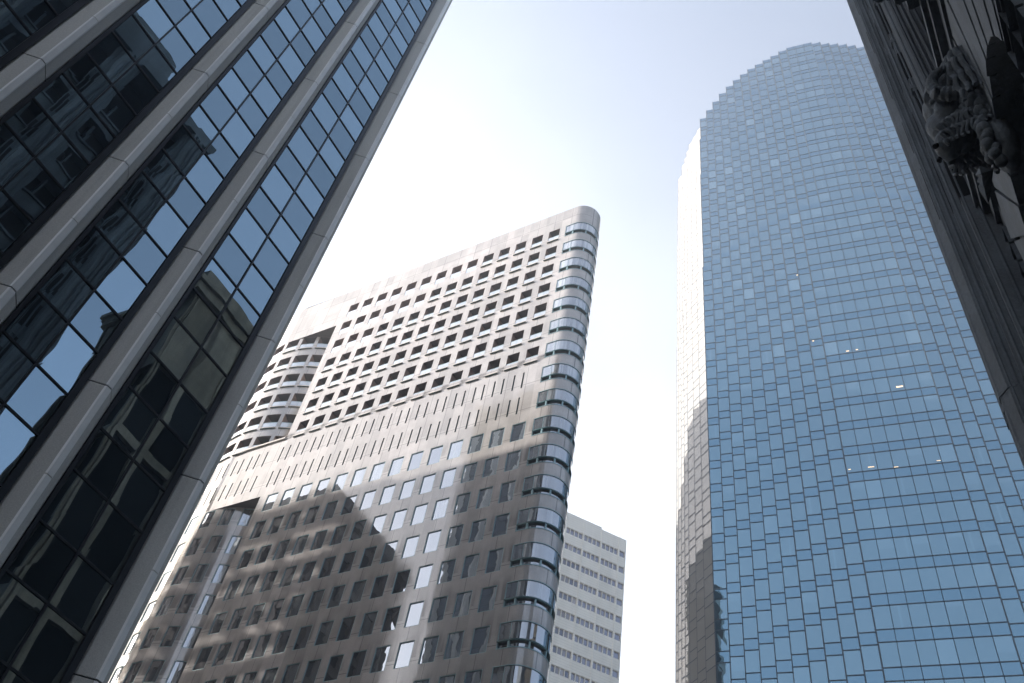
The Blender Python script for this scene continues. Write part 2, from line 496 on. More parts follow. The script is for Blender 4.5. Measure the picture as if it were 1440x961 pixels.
# body, end wall and roof
mb = MB()
x0 = F(-16, 0, 0)[0]
mb.box(x0, -0.02, 0.06, 41.6, 0, LTOP, 0)
mb.box(x0 + 3, -3, 4, 36, LTOP, LTOP + 5, 1)
mb.build('wall', [DARKMETAL, PRECAST], LB)
mb = MB()
y = 2.2
while y < 41:
    for i in range(len(zr) - 1):
        for q in range(2):
            t = 0.7 if (i + q) % 2 else 0.2
            mb.face([(0.01, y + q * 1.5 + 0.04, zr[i] + EYE + .03), (0.01, y + q * 1.5 + 1.46, zr[i] + EYE + .03), (0.01, y + q * 1.5 + 1.46, zr[i + 1] + EYE - .03), (0.01, y + q * 1.5 + 0.04, zr[i + 1] + EYE - .03)], 0, t)
    mb.prism([(0, y + 3.2), (0.5, y + 3.65), (0.5, y + 3.85), (0, y + 4.3)], 0, LTOP, 1)
    y += 4.38
mb.build('end_facade', [ENDGLASS, PRECAST], LB)

# ------------------------------------------------------------------ wedge-shaped granite building in the middle
MBD = thing('apartment_tower', 'pink polished granite wedge building with a rounded glass corner and rows of square balconies', 'building', 50.0, 32.45)
F = Frame(50.0, 32.45)
MTOP = 97.2
PITCH, FLR = 2.187, 3.567
ztop = lambda j: 93.6 - FLR * j
cx, cy, CR = 60.75, 72.2, 10.8             # left end drum
YE = 65.14
rC = 2.0
def flat_pt(s, z, d):                       # s = v
    return F(50.0 + d, s, z)
PH = 140.0
arcL = rC * R_(PH)
def corner_pt(s, z, d):                     # s measured from v=32.45 round the nose
    if s <= 0: return F(50.0 + d, 32.45 - s, z)
    if s <= arcL:
        ph = s / rC; r = rC - d
        return F(52.0 - r * math.cos(ph), 32.45 - r * math.sin(ph), z)
    ph = R_(PH); r = rC - d; e = s - arcL
    return F(52.0 - r * math.cos(ph) + e * math.sin(ph), 32.45 - r * math.sin(ph) - e * math.cos(ph), z)
def drum_pt(th, z, d):                      # th in degrees, 0 = nose towards the street
    a = R_(th); r = CR - d
    return F(cx - r * math.cos(a), cy + r * math.sin(a), z)
# -- flat front
bal, win, slots = [], [], []
for k in range(14):
    v0 = 34.25 + PITCH * k
    for j in range(7):
        bal.append((v0, v0 + 1.38, ztop(j) - 2.38, ztop(j)))
    for j in range(9, 25):
        win.append((v0, v0 + 1.40, ztop(j) - 2.26, ztop(j)))
    for (zt, zb) in ((68.65, 66.42), (65.10, 62.83)):
        slots += [(v0 + dv - 0.085, v0 + dv + 0.085, zb, zt) for dv in (1.23, 2.22)]
        slots = [q for q in slots if q[1] < YE]
mb = MB()
wall(mb, (33.47, YE), (-EYE, MTOP), bal, flat_pt, 1.5, 0, 1)
mb2 = MB()
# windows and slots are shallower openings: cut them in the lower field of the same wall
mb = MB()
wall(mb, (33.47, YE), (70.6, MTOP), bal, flat_pt, 1.5, 0, 1)
wall(mb, (33.47, YE), (62.3, 70.6), slots, flat_pt, 0.14, 0, 2)
for (a, b, c, d) in slots:
    mb.face([flat_pt(a, c, 0.13), flat_pt(b, c, 0.13), flat_pt(b, d, 0.13), flat_pt(a, d, 0.13)], 2)
wall(mb, (33.47, YE), (-EYE, 62.3), win, flat_pt, 0.10, 0, 0)
# -- lintel and slot band bridging the recess, then following the drum
def bridge_pt(s, z, d):                     # s = v up to 72.2, then along the drum
    if s <= 72.2: return F(50.0 + d, s, z)
    th = math.degrees((s - 72.2) / CR)
    a = R_(th); r = CR - 0.05 - d + 0.0
    return F(cx - (CR - d) * math.cos(a), cy + (CR - d) * math.sin(a), z)
subs = [72.2 + CR * R_(t) for t in range(0, 100, 5)]
bslots = []
s = YE + 0.3
k = 0
sp = []
for k in range(14, 24):
    v0 = 34.25 + PITCH * k
    for dv in (1.23, 2.22):
        sp.append(v0 + dv)
sp = [YE - 0.0 + 1.0] + sp[1:]
for q in sp[1:]:
    for (zt, zb) in ((68.65, 66.42), (65.10, 62.83)):
        bslots.append((q - 0.085, q + 0.085, zb, zt))
S_END = 72.2 + CR * R_(95)
wall(mb, (YE, S_END), (90.0, MTOP), [], bridge_pt, 0.3, 0, 2, sub=subs)
wall(mb, (YE, S_END), (61.6, 69.9), bslots, bridge_pt, 0.14, 0, 2, sub=subs)
for (a, b, c, d) in bslots:
    mb.face([bridge_pt(a, c, 0.13), bridge_pt(b, c, 0.13), bridge_pt(b, d, 0.13), bridge_pt(a, d, 0.13)], 2)
# soffits and ledge tops of the bridge
cut = [(50.0, YE), (50.0, 72.2)] + [(cx - CR * math.cos(R_(t)), cy + CR * math.sin(R_(t))) for t in range(0, -42, -3)] + [(52.9, YE)]
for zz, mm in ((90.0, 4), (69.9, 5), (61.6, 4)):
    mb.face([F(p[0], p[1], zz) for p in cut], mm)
# pale ledge strip on top of the slot band
mb.box(-0.18, 0.25, YE - 32.45 + 0.02, 72.6 - 32.45, 69.9 + EYE, 70.12 + EYE, 5)
# recess jamb facing the drum
for za, zb in ((69.9, 90.0), (-EYE, 61.6)):
    mb.face([F(50.0, YE, za), F(53.2, YE, za), F(53.2, YE, zb), F(50.0, YE, zb)], 0)
# -- rounded corner with ribbon windows
bands = [(-1.02, arcL + 1.2, ztop(j) - 2.24, ztop(j) - 0.0) for j in range(0, 26)]
wall(mb, (-1.02 - 0.0001, arcL + 50), (-EYE, MTOP), bands, corner_pt, 0.22, 0, 0, sub=[rC * R_(t) for t in range(0, 141, 7)])
# -- drum
dbal, dwin = [], []
cents = [-27.0, -14.8, -2.3, 10.3, 22.8, 35.3, 47.8, 60.3, 72.8, 85.3]
for c in cents:
    for j in range(1, 7):
        dbal.append((c - 4.9, c + 4.9, ztop(j) - 2.38, ztop(j)))
    for j in range(9, 25):
        dwin.append((c - 3.7, c + 3.7, ztop(j) - 2.26, ztop(j)))
dsub = list(range(-42, 96, 3))
wall(mb, (-42, 95), (70.0, 90.0), dbal, drum_pt, 1.5, 0, 1, sub=dsub)
wall(mb, (-42, 95), (-EYE, 61.6), dwin, drum_pt, 0.12, 0, 0, sub=dsub)
# roof and hidden backs
roof = [corner_pt(s_, 0, 0)[:2] for s_ in [-(YE - 32.45)] + [rC * R_(t) for t in range(0, 141, 7)] + [arcL + 50]]
roof += [F(84, 86, 0)[:2], F(66, 88, 0)[:2]] + [drum_pt(t, 0, 0)[:2] for t in range(95, -1, -5)]
mb.face([(p[0], p[1], MTOP + EYE) for p in roof], 6)
back = [corner_pt(arcL + 50, 0, 0)[:2], F(84, 86, 0)[:2], F(66, 88, 0)[:2], drum_pt(95, 0, 0)[:2]]
mb.prism(back, 0, MTOP + EYE, 5, top=False, bottom=False, closed=False)  # backs made paler than the granite to brighten their reflection in the tower
mb.box(12.0, 26.0, 14, 38, MTOP + EYE, 103, 5)
mb.build('wall', [GRANITE, JAMB, TEAL_DARK, GRANITE, BALC_IN, LEDGE, ROOFM], MBD)

def quadsize(pf, o):
    a, b, c, d = o
    pts = [pf(a, c, 0), pf(b, c, 0), pf(b, d, 0), pf(a, d, 0)]
    Mx = Matrix.Rotation(GA, 4, 'Z'); L0 = Vector((*gw(50.0, 32.45), 0))
    return seen_size([Mx @ Vector(p) + L0 for p in pts])

def balcony_parts(pf, o):
    a, b, c, d = o
    flip = pf is drum_pt
    deg = 180 / math.pi / CR if flip else 1.0     # metres -> s units
    e = 0.02 * deg
    m1 = MB()
    # glazed back wall, drop ceiling
    n = 3 if flip else 1
    def strip(mb, s0, s1, z0, z1, dd, m=0, t=0.5):
        for i in range(n):
            p, q = s0 + (s1 - s0) * i / n, s0 + (s1 - s0) * (i + 1) / n
            mb.face([pf(p, z0, dd), pf(q, z0, dd), pf(q, z1, dd), pf(p, z1, dd)], m, t)
    strip(m1, a + e, b - e, c + 0.02, d - 0.02, 1.46, 0, random.random())
    mid = (a + b) / 2
    strip(m1, mid - 0.03 * deg, mid + 0.03 * deg, c + 0.02, d - 0.02, 1.43, 1)
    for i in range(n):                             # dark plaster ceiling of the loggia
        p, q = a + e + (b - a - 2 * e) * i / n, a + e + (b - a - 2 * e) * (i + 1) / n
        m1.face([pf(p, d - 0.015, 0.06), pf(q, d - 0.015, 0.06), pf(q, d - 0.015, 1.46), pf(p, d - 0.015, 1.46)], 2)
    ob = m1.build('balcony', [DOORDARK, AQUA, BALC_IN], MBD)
    m2 = MB()                                      # glass railing in two panes with a thin post
    strip(m2, a + 0.03 * deg, mid - 0.02 * deg, c + 0.12, c + 0.98, 0.03, 0, random.random())
    strip(m2, mid + 0.02 * deg, b - 0.03 * deg, c + 0.12, c + 0.98, 0.03, 0, random.random())
    strip(m2, a, b, c + 0.98, c + 1.04, 0.02, 1)
    strip(m2, mid - 0.02 * deg, mid + 0.02 * deg, c + 0.12, c + 0.98, 0.025, 1)
    m2.build('railing', [RAIL, AQUA], ob)
    m3 = MB()                                      # projecting ledge
    z0, z1 = c - 0.02, c + 0.12
    lo, hi = a - 0.04 * deg, b + 0.04 * deg
    for i in range(n):
        p, q = lo + (hi - lo) * i / n, lo + (hi - lo) * (i + 1) / n
        m3.face([pf(p, z0, -0.16), pf(q, z0, -0.16), pf(q, z1, -0.16), pf(p, z1, -0.16)])
        m3.face([pf(p, z1, -0.16), pf(q, z1, -0.16), pf(q, z1, 0.3), pf(p, z1, 0.3)])
        m3.face([pf(p, z0, 0.0), pf(q, z0, 0.0), pf(q, z0, -0.16), pf(p, z0, -0.16)], 1)
    for p in (lo, hi):
        m3.face([pf(p, z0, -0.16), pf(p, z1, -0.16), pf(p, z1, 0.0), pf(p, z0, 0.0)])
    m3.build('ledge', [LEDGE, TEAL_DARK], ob)
allb = [(flat_pt, o) for o in bal] + [(drum_pt, o) for o in dbal if o[0] < 40]
allb.sort(key=lambda q: -quadsize(*q))
for pf, o in allb[:100]:
    balcony_parts(pf, o)
if len(allb) > 100:
    mb = MB()
    for pf, (a, b, c, d) in allb[100:]:
        mb.face([pf(a, c + 0.02, 1.46), pf(b, c + 0.02, 1.46), pf(b, d - 0.02, 1.46), pf(a, d - 0.02, 1.46)], 0)
        mb.face([pf(a, c, 0.03), pf(b, c, 0.03), pf(b, c + 1.0, 0.03), pf(a, c + 1.0, 0.03)], 1)
    ob = mb.build('balcony', [DOORDARK, RAIL], MBD); ob['kind'] = 'stuff'

def window_parts(pf, o, merge=None):
    a, b, c, d = o
    dr = pf is drum_pt
    deg = 180 / math.pi / CR if dr else 1.0
    fw = 0.055
    n = 3 if dr else 1
    t = random.random() ** 1.6
    mp = merge[0] if merge else MB(); mf = merge[1] if merge else MB()
    j = [random.uniform(-0.004, 0.004) for _ in range(4)]
    for i in range(n):
        p, q = a + (b - a) * i / n, a + (b - a) * (i + 1) / n
        mp.face([pf(p, c, 0.085 + j[0]), pf(q, c, 0.085 + j[1]), pf(q, d, 0.085 + j[2]), pf(p, d, 0.085 + j[3])], 0, t)
        for (z0, z1) in ((c, c + fw), (d - fw, d)):
            mf.face([pf(p, z0, 0.02), pf(q, z0, 0.02), pf(q, z1, 0.02), pf(p, z1, 0.02)])
            zz = z1 if z0 == c else z0
            mf.face([pf(p, zz, 0.02), pf(q, zz, 0.02), pf(q, zz, 0.08), pf(p, zz, 0.08)])
    for (s0, s1) in ((a, a + fw * deg), (b - fw * deg, b)):
        mf.face([pf(s0, c + fw, 0.02), pf(s1, c + fw, 0.02), pf(s1, d - fw, 0.02), pf(s0, d - fw, 0.02)])
        ss = s1 if s0 == a else s0
        mf.face([pf(ss, c + fw, 0.02), pf(ss, d - fw, 0.02), pf(ss, d - fw, 0.08), pf(ss, c + fw, 0.08)])
    if not merge:
        w = mp.build('window', WIN, MBD)
        mf.build('frame', AQUA, w)
allw = [(flat_pt, o) for o in win if o[2] > 8] + [(drum_pt, o) for o in dwin if o[0] < 40 and o[2] > 8]
allw.sort(key=lambda q: -quadsize(*q))
for pf, o in allw[:100]: window_parts(pf, o)
mp, mf = MB(), MB()
for pf, o in allw[100:]: window_parts(pf, o, (mp, mf))
for p_, q_, t_, m_ in zip(mf.v, mf.f, mf.t, mf.m): pass
off = len(mp.v)
mp.v += mf.v; mp.f += [tuple(i + off for i in f_) for f_ in mf.f]; mp.m += [1] * len(mf.f); mp.t += mf.t
ob = mp.build('window', [WIN, AQUA], MBD); ob['kind'] = 'stuff'

# ribbon windows round the corner
arcs = [rC * R_(t) for t in range(0, 141, 7)]
def ribbon(o):
    a, b, c, d = o
    def seg(mb, s0, s1, z0, z1, dd, m=0, t=0.5):
        S = [s0] + [x for x in arcs if s0 + 1e-3 < x < s1 - 1e-3] + [s1]
        for p, q in zip(S, S[1:]):
            mb.face([corner_pt(p, z0, dd), corner_pt(q, z0, dd), corner_pt(q, z1, dd), corner_pt(p, z1, dd)], m, t)
    def slab(mb, s0, s1, z0, z1, dd, back=0.16, m=0):
        seg(mb, s0, s1, z0, z1, dd, m)
        S = [s0] + [x for x in arcs if s0 + 1e-3 < x < s1 - 1e-3] + [s1]
        for p, q in zip(S, S[1:]):
            mb.face([corner_pt(p, z0, dd), corner_pt(q, z0, dd), corner_pt(q, z0, back), corner_pt(p, z0, back)], m)
            mb.face([corner_pt(p, z1, dd), corner_pt(q, z1, dd), corner_pt(q, z1, back), corner_pt(p, z1, back)], m)
        for p in (s0, s1):
            mb.face([corner_pt(p, z0, dd), corner_pt(p, z1, dd), corner_pt(p, z1, back), corner_pt(p, z0, back)], m)
    mg = MB()
    cuts = [a, a + 0.98, a + 2.55, a + 4.1, a + 5.6, b]
    hi_ = min(1, max(0, (c - 52) / 18))  # upper bands painted paler, imitating the bright sky they mirror
    for i, (p, q) in enumerate(zip(cuts, cuts[1:])):
        t = random.random() * 0.5 + 0.5 * hi_
        seg(mg, p, q, c + 0.74, d, 0.055, 0, t)
        seg(mg, p, q, c, c + 0.74, 0.19, 0, 0.35 * t)
    w = mg.build('ribbon_window', BANDGLASS, MBD)
    mf = MB()
    slab(mf, a, b, c, c + 0.07, -0.03)
    slab(mf, a, b, d - 0.06, d, 0.0)
    slab(mf, a, b, c + 0.60, c + 0.74, -0.02, m=1)
    slab(mf, a, a + 0.07, c + 0.07, d - 0.06, 0.02)
    for q in cuts[1:-1]:
        slab(mf, q - 0.07, q + 0.07, c + 0.07, c + 0.60, -0.01)
    slab(mf, cuts[3] - 0.02, cuts[3] + 0.02, c + 0.74, d - 0.06, 0.03)
    slab(mf, cuts[1] - 0.015, cuts[1] + 0.015, c + 0.74, d - 0.06, 0.035)
    mf.build('frame', [AQUA, TEAL_DARK], w)
for o in bands:
    if o[2] > 5: ribbon(o)

# ------------------------------------------------------------------ sawtooth blue glass tower
TA = R_(153.28)
TT = Vector((math.cos(TA), math.sin(TA))); TW = Vector((-TT.y * -1 * -1, 0))
TT = Vector((math.cos(TA), math.sin(TA)))
TWv = Vector((TT.y, -TT.x))
TC = -7.1                                           # tower axis in t
ROT_T = math.atan2(-TT.y, -TT.x)                    # local x = -t, local y = w
tow_xy = (TC * TT.x + 97 * TWv.x, TC * TT.y + 97 * TWv.y)
TW_O = thing('glass_tower', 'tall rounded blue glass tower with a sawtooth stepped facade on the right', 'building', 0, 0, rot=ROT_T, world_xy=tow_xy)
def tp(t, w, z): return (-(t - TC), w - 97, z + EYE)
def tworld(p):
    return Vector((*tow_xy, 0)) + Matrix.Rotation(ROT_T, 4, 'Z') @ Vector(p)
PW = 1.4735
W_TOP = [75.35, 75.9, 76.35, 76.85, 77.4, 78.1, 78.9, 79.85, 80.95, 82.3, 83.75, 85.2]
W_LOW = [75.0, 75.0, 75.30, 75.87, 76.5, 77.2, 77.95, 78.75, 79.6, 80.5, 81.4, 82.3]
FL_TOP = [(12.72, 86.64), (13.92, 88.06), (15.01, 89.38), (15.96, 91.05), (16.71, 92.5), (17.4, 93.85), (18.22, 96.16), (19.48, 100.11), (19.9, 103.0)]
FL_LOW = [(12.72, 82.6), (14.0, 84.7), (15.2, 86.6), (16.3, 89.2), (17.25, 91.6), (18.1, 93.7), (18.9, 96.0), (19.6, 98.2), (20.0, 99.8)]
floors = []
n0 = 58.39
for i in range(-15, 33):
    sp_top = n0 + 3.64 * i
    if sp_top - 1.24 < 4: continue
    floors.append(sp_top)                           # spandrel [top-1.24, top], vision [top-3.64, top-1.24]
TTOP = floors[-1] + 1.2
def kz(z):
    if z > 164.6: return 1.0
    if z > 150.5: return 0.55
    if z > 120: return 0.30
    return 0.0
def plan(k):
    """left half plan from the flat front (t) outwards: list of (t, w) column fronts, then flank facets."""
    cols = []
    t0 = TC + PW * 1.5
    for i in range(12):
        cols.append((t0 + i * PW, t0 + (i + 1) * PW, W_LOW[i] + (W_TOP[i] - W_LOW[i]) * k))
    fl = [(a[0] + (b[0] - a[0]) * k, a[1] + (b[1] - a[1]) * k) for a, b in zip(FL_LOW, FL_TOP)]
    fl[0] = (t0 + 12 * PW, fl[0][1])
    return cols, fl
cells_v, cells_s = [], []
frame = MB()
roofpoly = None
prev_k = None
def mir(t): return 2 * TC - t
for fi, top in enumerate(floors):
    zs0, zs1 = top - 1.24, top
    zv0, zv1 = top - 3.64, top - 1.24
    last = fi == len(floors) - 1
    k = kz(top - 1.0)
    cols, fl = plan(k)
    base = TC - PW * 1.5
    fronts = [(base + i * PW, base + (i + 1) * PW, 75.0) for i in range(3)]
    allc = fronts + cols + [(mir(b), mir(a), w) for a, b, w in cols]
    for (a, b, w) in allc:
        cells_v.append((a, w, b, w, zv0, zv1, 0)); cells_s.append((a, w, b, w, zs0, zs1, 0))
        # horizontal bars and vertical mullions
        for zz in (zv0, zs0):
            p, q = tp(b, w - 0.035, zz - 0.048), tp(a, w + 0.05, zz + 0.048)
            frame.box(p[0], q[0], p[1], q[1], p[2], q[2], 0)
        inner_flat = w < 75.01
        for tt in (a, b):
            hw = 0.028 if inner_flat and abs(tt - TC) < PW * 3.4 else (0.062 if abs(tt - TC) < PW * 7.6 else 0.045)
            p, q = tp(tt + hw, w - 0.05, zv0), tp(tt - hw, w + 0.05, zs1)
            frame.box(p[0], q[0], p[1], q[1], p[2], q[2], 0, skip="tb")
    # returns between columns
    seq = [75.0] + [c[2] for c in cols]
    for i in range(12):
        t_ = TC + PW * 1.5 + i * PW
        wa, wb = seq[i], seq[i + 1]
        if wb - wa > 0.02:
            for tt in (t_, mir(t_)):
                frame.face([tp(tt, wa, zv0), tp(tt, wb, zv0), tp(tt, wb, zs1), tp(tt, wa, zs1)], 1)
    # flank facets at 45 degrees, with returns
    t_ = TC + PW * 13.5
    prevw = cols[-1][2]
    for s_ in (1, -1):
        f = (lambda x: x) if s_ == 1 else mir
        frame.face([tp(f(t_), prevw, zv0), tp(f(t_), fl[0][1], zv0), tp(f(t_), fl[0][1], zs1), tp(f(t_), prevw, zs1)], 1)
        for (a, b) in zip(fl, fl[1:]):
            dt = b[0] - a[0]
            mid = (b[0], a[1] + dt)
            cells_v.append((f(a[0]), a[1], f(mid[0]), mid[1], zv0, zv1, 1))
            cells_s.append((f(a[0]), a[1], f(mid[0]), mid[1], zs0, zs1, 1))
            frame.face([tp(f(mid[0]), mid[1], zv0), tp(f(b[0]), b[1], zv0), tp(f(b[0]), b[1], zs1), tp(f(mid[0]), mid[1], zs1)], 1)
            for zz in (zv0, zs0):
                frame.face([tp(f(a[0] + .03), a[1] - .03, zz - .06), tp(f(mid[0] + .03), mid[1] - .03, zz - .06), tp(f(mid[0] + .03), mid[1] - .03, zz + .06), tp(f(a[0] + .03), a[1] - .03, zz + .06)], 0)
            frame.face([tp(f(mid[0] + .03 - .05), mid[1] - .08, zv0), tp(f(mid[0] + .03), mid[1] - .03, zv0), tp(f(mid[0] + .03), mid[1] - .03, zs1), tp(f(mid[0] + .03 - .05), mid[1] - .08, zs1)], 0)
    # outline for ledges / roof
    if k != prev_k or last:
        outl = []
        for (a, b, w) in reversed(cols): outl += [(b, w), (a, w)]
        left = [(p[0], p[1]) for p in reversed(fl)]
        pts = left + outl
        full = pts + [(mir(t), w) for t, w in reversed(pts)]
        back = [(TC - 20, 118), (TC + 20, 118)]
        zz = zs1 if last else zv0
        frame.face([tp(t, w, zz) for t, w in full + back], 1)
        if prev_k is not None and not last:
            pc, pfl = plan(prev_k)
        prev_k = k
P0 = plan(0)[1][-1]
frame.prism([tp(P0[0], P0[1], 0)[:2], tp(18.5, 108, 0)[:2], tp(10, 120, 0)[:2], tp(-24, 120, 0)[:2], tp(-32, 108, 0)[:2], tp(mir(P0[0]), P0[1], 0)[:2]], 0, TTOP + EYE - 1.2, 2, closed=False, top=False, bottom=False)
frame.build('curtain_wall', [TOWER_MULL, DARKMETAL, TSPAN], TW_O)
def tcell(mb, c, m, kind):
    a, wa, b, wb, z0, z1, fl_ = c
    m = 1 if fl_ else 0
    j = [random.uniform(-0.004, 0.004) for _ in range(4)]
    if kind == 's':
        t = random.uniform(0.2, 0.6)
        mb.face([tp(a, wa + j[0], z0), tp(b, wb + j[1], z0), tp(b, wb + j[2], z1), tp(a, wa + j[3], z1)], m, t)
        return
    r = random.random()
    t = random.uniform(0.18, 0.34)
    if r > 0.93: t = random.uniform(0.5, 0.9)       # full blind
    if r < 0.12 and not fl_:                        # blind drawn half way
        zm = z0 + (z1 - z0) * random.choice((0.35, 0.5, 0.6, 0.75))
        mb.face([tp(a, wa + j[0], z0), tp(b, wb + j[1], z0), tp(b, wb, zm), tp(a, wa, zm)], m, t)
        mb.face([tp(a, wa, zm), tp(b, wb, zm), tp(b, wb + j[2], z1), tp(a, wa + j[3], z1)], m, min(1, t + 0.35))
        return
    if 0.12 <= r < 0.2 and not fl_:                 # curtain edge
        q = random.uniform(0.2, 0.8); tm = a + (b - a) * q; te = tm + 0.18
        mb.face([tp(a, wa, z0), tp(tm, wa, z0), tp(tm, wa, z1), tp(a, wa, z1)], m, t)
        mb.face([tp(tm, wa, z0), tp(te, wa, z0), tp(te, wa, z1), tp(tm, wa, z1)], m, 0.8)
        if te < b: mb.face([tp(te, wa, z0), tp(b, wb, z0), tp(b, wb, z1), tp(te, wa, z1)], m, t)
        return
    mb.face([tp(a, wa + j[0], z0), tp(b, wb + j[1], z0), tp(b, wb + j[2], z1), tp(a, wa + j[3], z1)], m, t)
def tsize(c):
    a, wa, b, wb, z0, z1, f_ = c
    return seen_size([tworld(tp(a, wa, z0)), tworld(tp(b, wb, z0)), tworld(tp(b, wb, z1)), tworld(tp(a, wa, z1))])
big, rest = split_largest(cells_v, tsize, 100)
for c in big:
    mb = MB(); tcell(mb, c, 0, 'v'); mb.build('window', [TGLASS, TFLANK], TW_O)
mb = MB()
for c in rest: tcell(mb, c, 0, 'v')
o = mb.build('window', [TGLASS, TFLANK], TW_O); o['kind'] = 'stuff'
mb = MB()
for c in cells_s: tcell(mb, c, 0, 's')
mb.build('spandrel', [TSPAN, TFLANK], TW_O)
# lit ceiling lamps just behind the glass (photo pixels turned into places on the front)
def lamp_at(t, z, w=75.0, sx=0.13, sz=0.05):
    mb = MB()
    mb.box(*sorted((tp(t - sx, 0, 0)[0], tp(t + sx, 0, 0)[0])), w - 97 - 0.02, w - 97 - 0.006, z + EYE - sz, z + EYE + sz)
    mb.build('ceiling_light', LAMP, TW_O)
for t_, z_, a_, b_ in ((-4.4, 87.86, .16, .05), (-5.41, 87.88, .13, .045), (-8.81, 80.86, .34, .10), (-4.3, 69.79, .30, .05), (-6.58, 69.43, .22, .035),
                       (-2.25, 69.77, .12, .05), (-10.54, 69.67, .18, .03)):
    lamp_at(t_, z_, 75.0, a_, b_)
lamp_at(-0.32, 105.3, 75.87, 0.09, 0.08); lamp_at(-0.9, 90.9, 75.3, 0.09, 0.08)

# ------------------------------------------------------------------ far white office block
FA = R_(17.7)
fdx, fdy = math.cos(FA), math.sin(FA)
FD = 138.0
fb_xy = (77.4 * fdx - FD * fdy, 77.4 * fdy + FD * fdx)
FB = thing('office_block', 'distant white office block with strips of grouped windows behind the granite wedge', 'building', 0, 0, rot=FA, world_xy=fb_xy)
def fp(f, d, z): return (f - 77.4, d, z + EYE)
mb = MB()
fw_, rows = [], []
zt = 109.45 * 1.15
for r in range(30):
    z1 = zt - 3.39 * 1.15 * r
    if z1 < 6: break
    z0 = z1 - 1.30 * 1.15
    b1 = 67.25 * 1.15
    for b in range(9):
        s0 = b1 - (b + 0) * 3.58 * 1.15 - 1.30 * 1.15
        if b == 0:
            fw_.append((s0, b1 - 0.12, z0, z1, b))
        else:
            s0 = b1 - 1.45 * 1.15 - b * 3.58 * 1.15 + 0.18
            for q in range(4):
                a = s0 + q * 0.975
                fw_.append((a, a + 0.90, z0, z1, b))
def far_pt(s, z, d): return fp(s, d, z)
FTOP = 112.24 * 1.15
wall(mb, (40, 77.4), (-EYE, FTOP), [w_[:4] for w_ in fw_], far_pt, 0.35)
mb.box(40 - 77.4, 0, 0.4, 26, 0, FTOP + EYE, 0, skip="fb")
mb.face([fp(40, 0, FTOP), fp(77.4, 0, FTOP), fp(77.4, 0.4, FTOP), fp(40, 0.4, FTOP)])
mb.face([fp(77.4, 0, -EYE), fp(77.4, 0.4, -EYE), fp(77.4, 0.4, FTOP), fp(77.4, 0, FTOP)])
mb.box(40 - 77.4, 71.5 - 77.4, 0.02, 14, FTOP + EYE, FTOP + EYE + 0.55, 0)
for b in range(10):      # shallow pilaster lines
    s0 = 67.25 * 1.15 - 1.40 * 1.15 - b * 3.58 * 1.15
    mb.box(s0 - 77.4 - 0.12, s0 - 77.4 + 0.12, -0.12, 0.0, 0, FTOP + EYE, 0, skip="k")
mb.build('wall', WHITEC, FB)
def fsize(c):
    Mx = Matrix.Rotation(FA, 4, 'Z'); L0 = Vector((*fb_xy, 0))
    s = seen_size([Mx @ Vector(fp(*q)) + L0 for q in ((c[0], 0, c[2]), (c[1], 0, c[2]), (c[1], 0, c[3]), (c[0], 0, c[3]))])
    p = pix(Mx @ Vector(fp(c[0], 0, c[2])) + L0)
    return s if (p and p[0] > 772) else 0
big, rest = split_largest(fw_, fsize, 100)
def fpane(mb, c):
    a, b, z0, z1, bb = c
    t = random.uniform(0.4, 1.0) if bb >= 4 or (bb == 3 and random.random() < 0.4) else random.uniform(0, 0.18)  # warm pale tone painted on the left bays, imitating reflections
    j = [random.uniform(-0.01, 0.01) for _ in range(4)]
    mb.face([fp(a + .03, .3 + j[0], z0), fp(b - .03, .3 + j[1], z0), fp(b - .03, .3 + j[2], z1), fp(a + .03, .3 + j[3], z1)], 0, t)
for c in big:
    mb = MB(); fpane(mb, c); mb.build('window', FARGLASS, FB)
mb = MB()
for c in rest: fpane(mb, c)
o = mb.build('window', FARGLASS, FB); o['kind'] = 'stuff'

# ------------------------------------------------------------------ dark stone building on the right
RB = thing('stone_building', 'dark carved stone building close on the right with a ram head over its arch', 'building', 19.0, -2.4)
F = Frame(19.0, -2.4)
RTOP = 71.0
ARC_C = [11.6, 3.2, -5.2]
mb = MB()
def rp(u, z, d): return F(u, -2.4 - d, z)
ARZ, ARR, ARW = 15.4, 3.5, 3.5
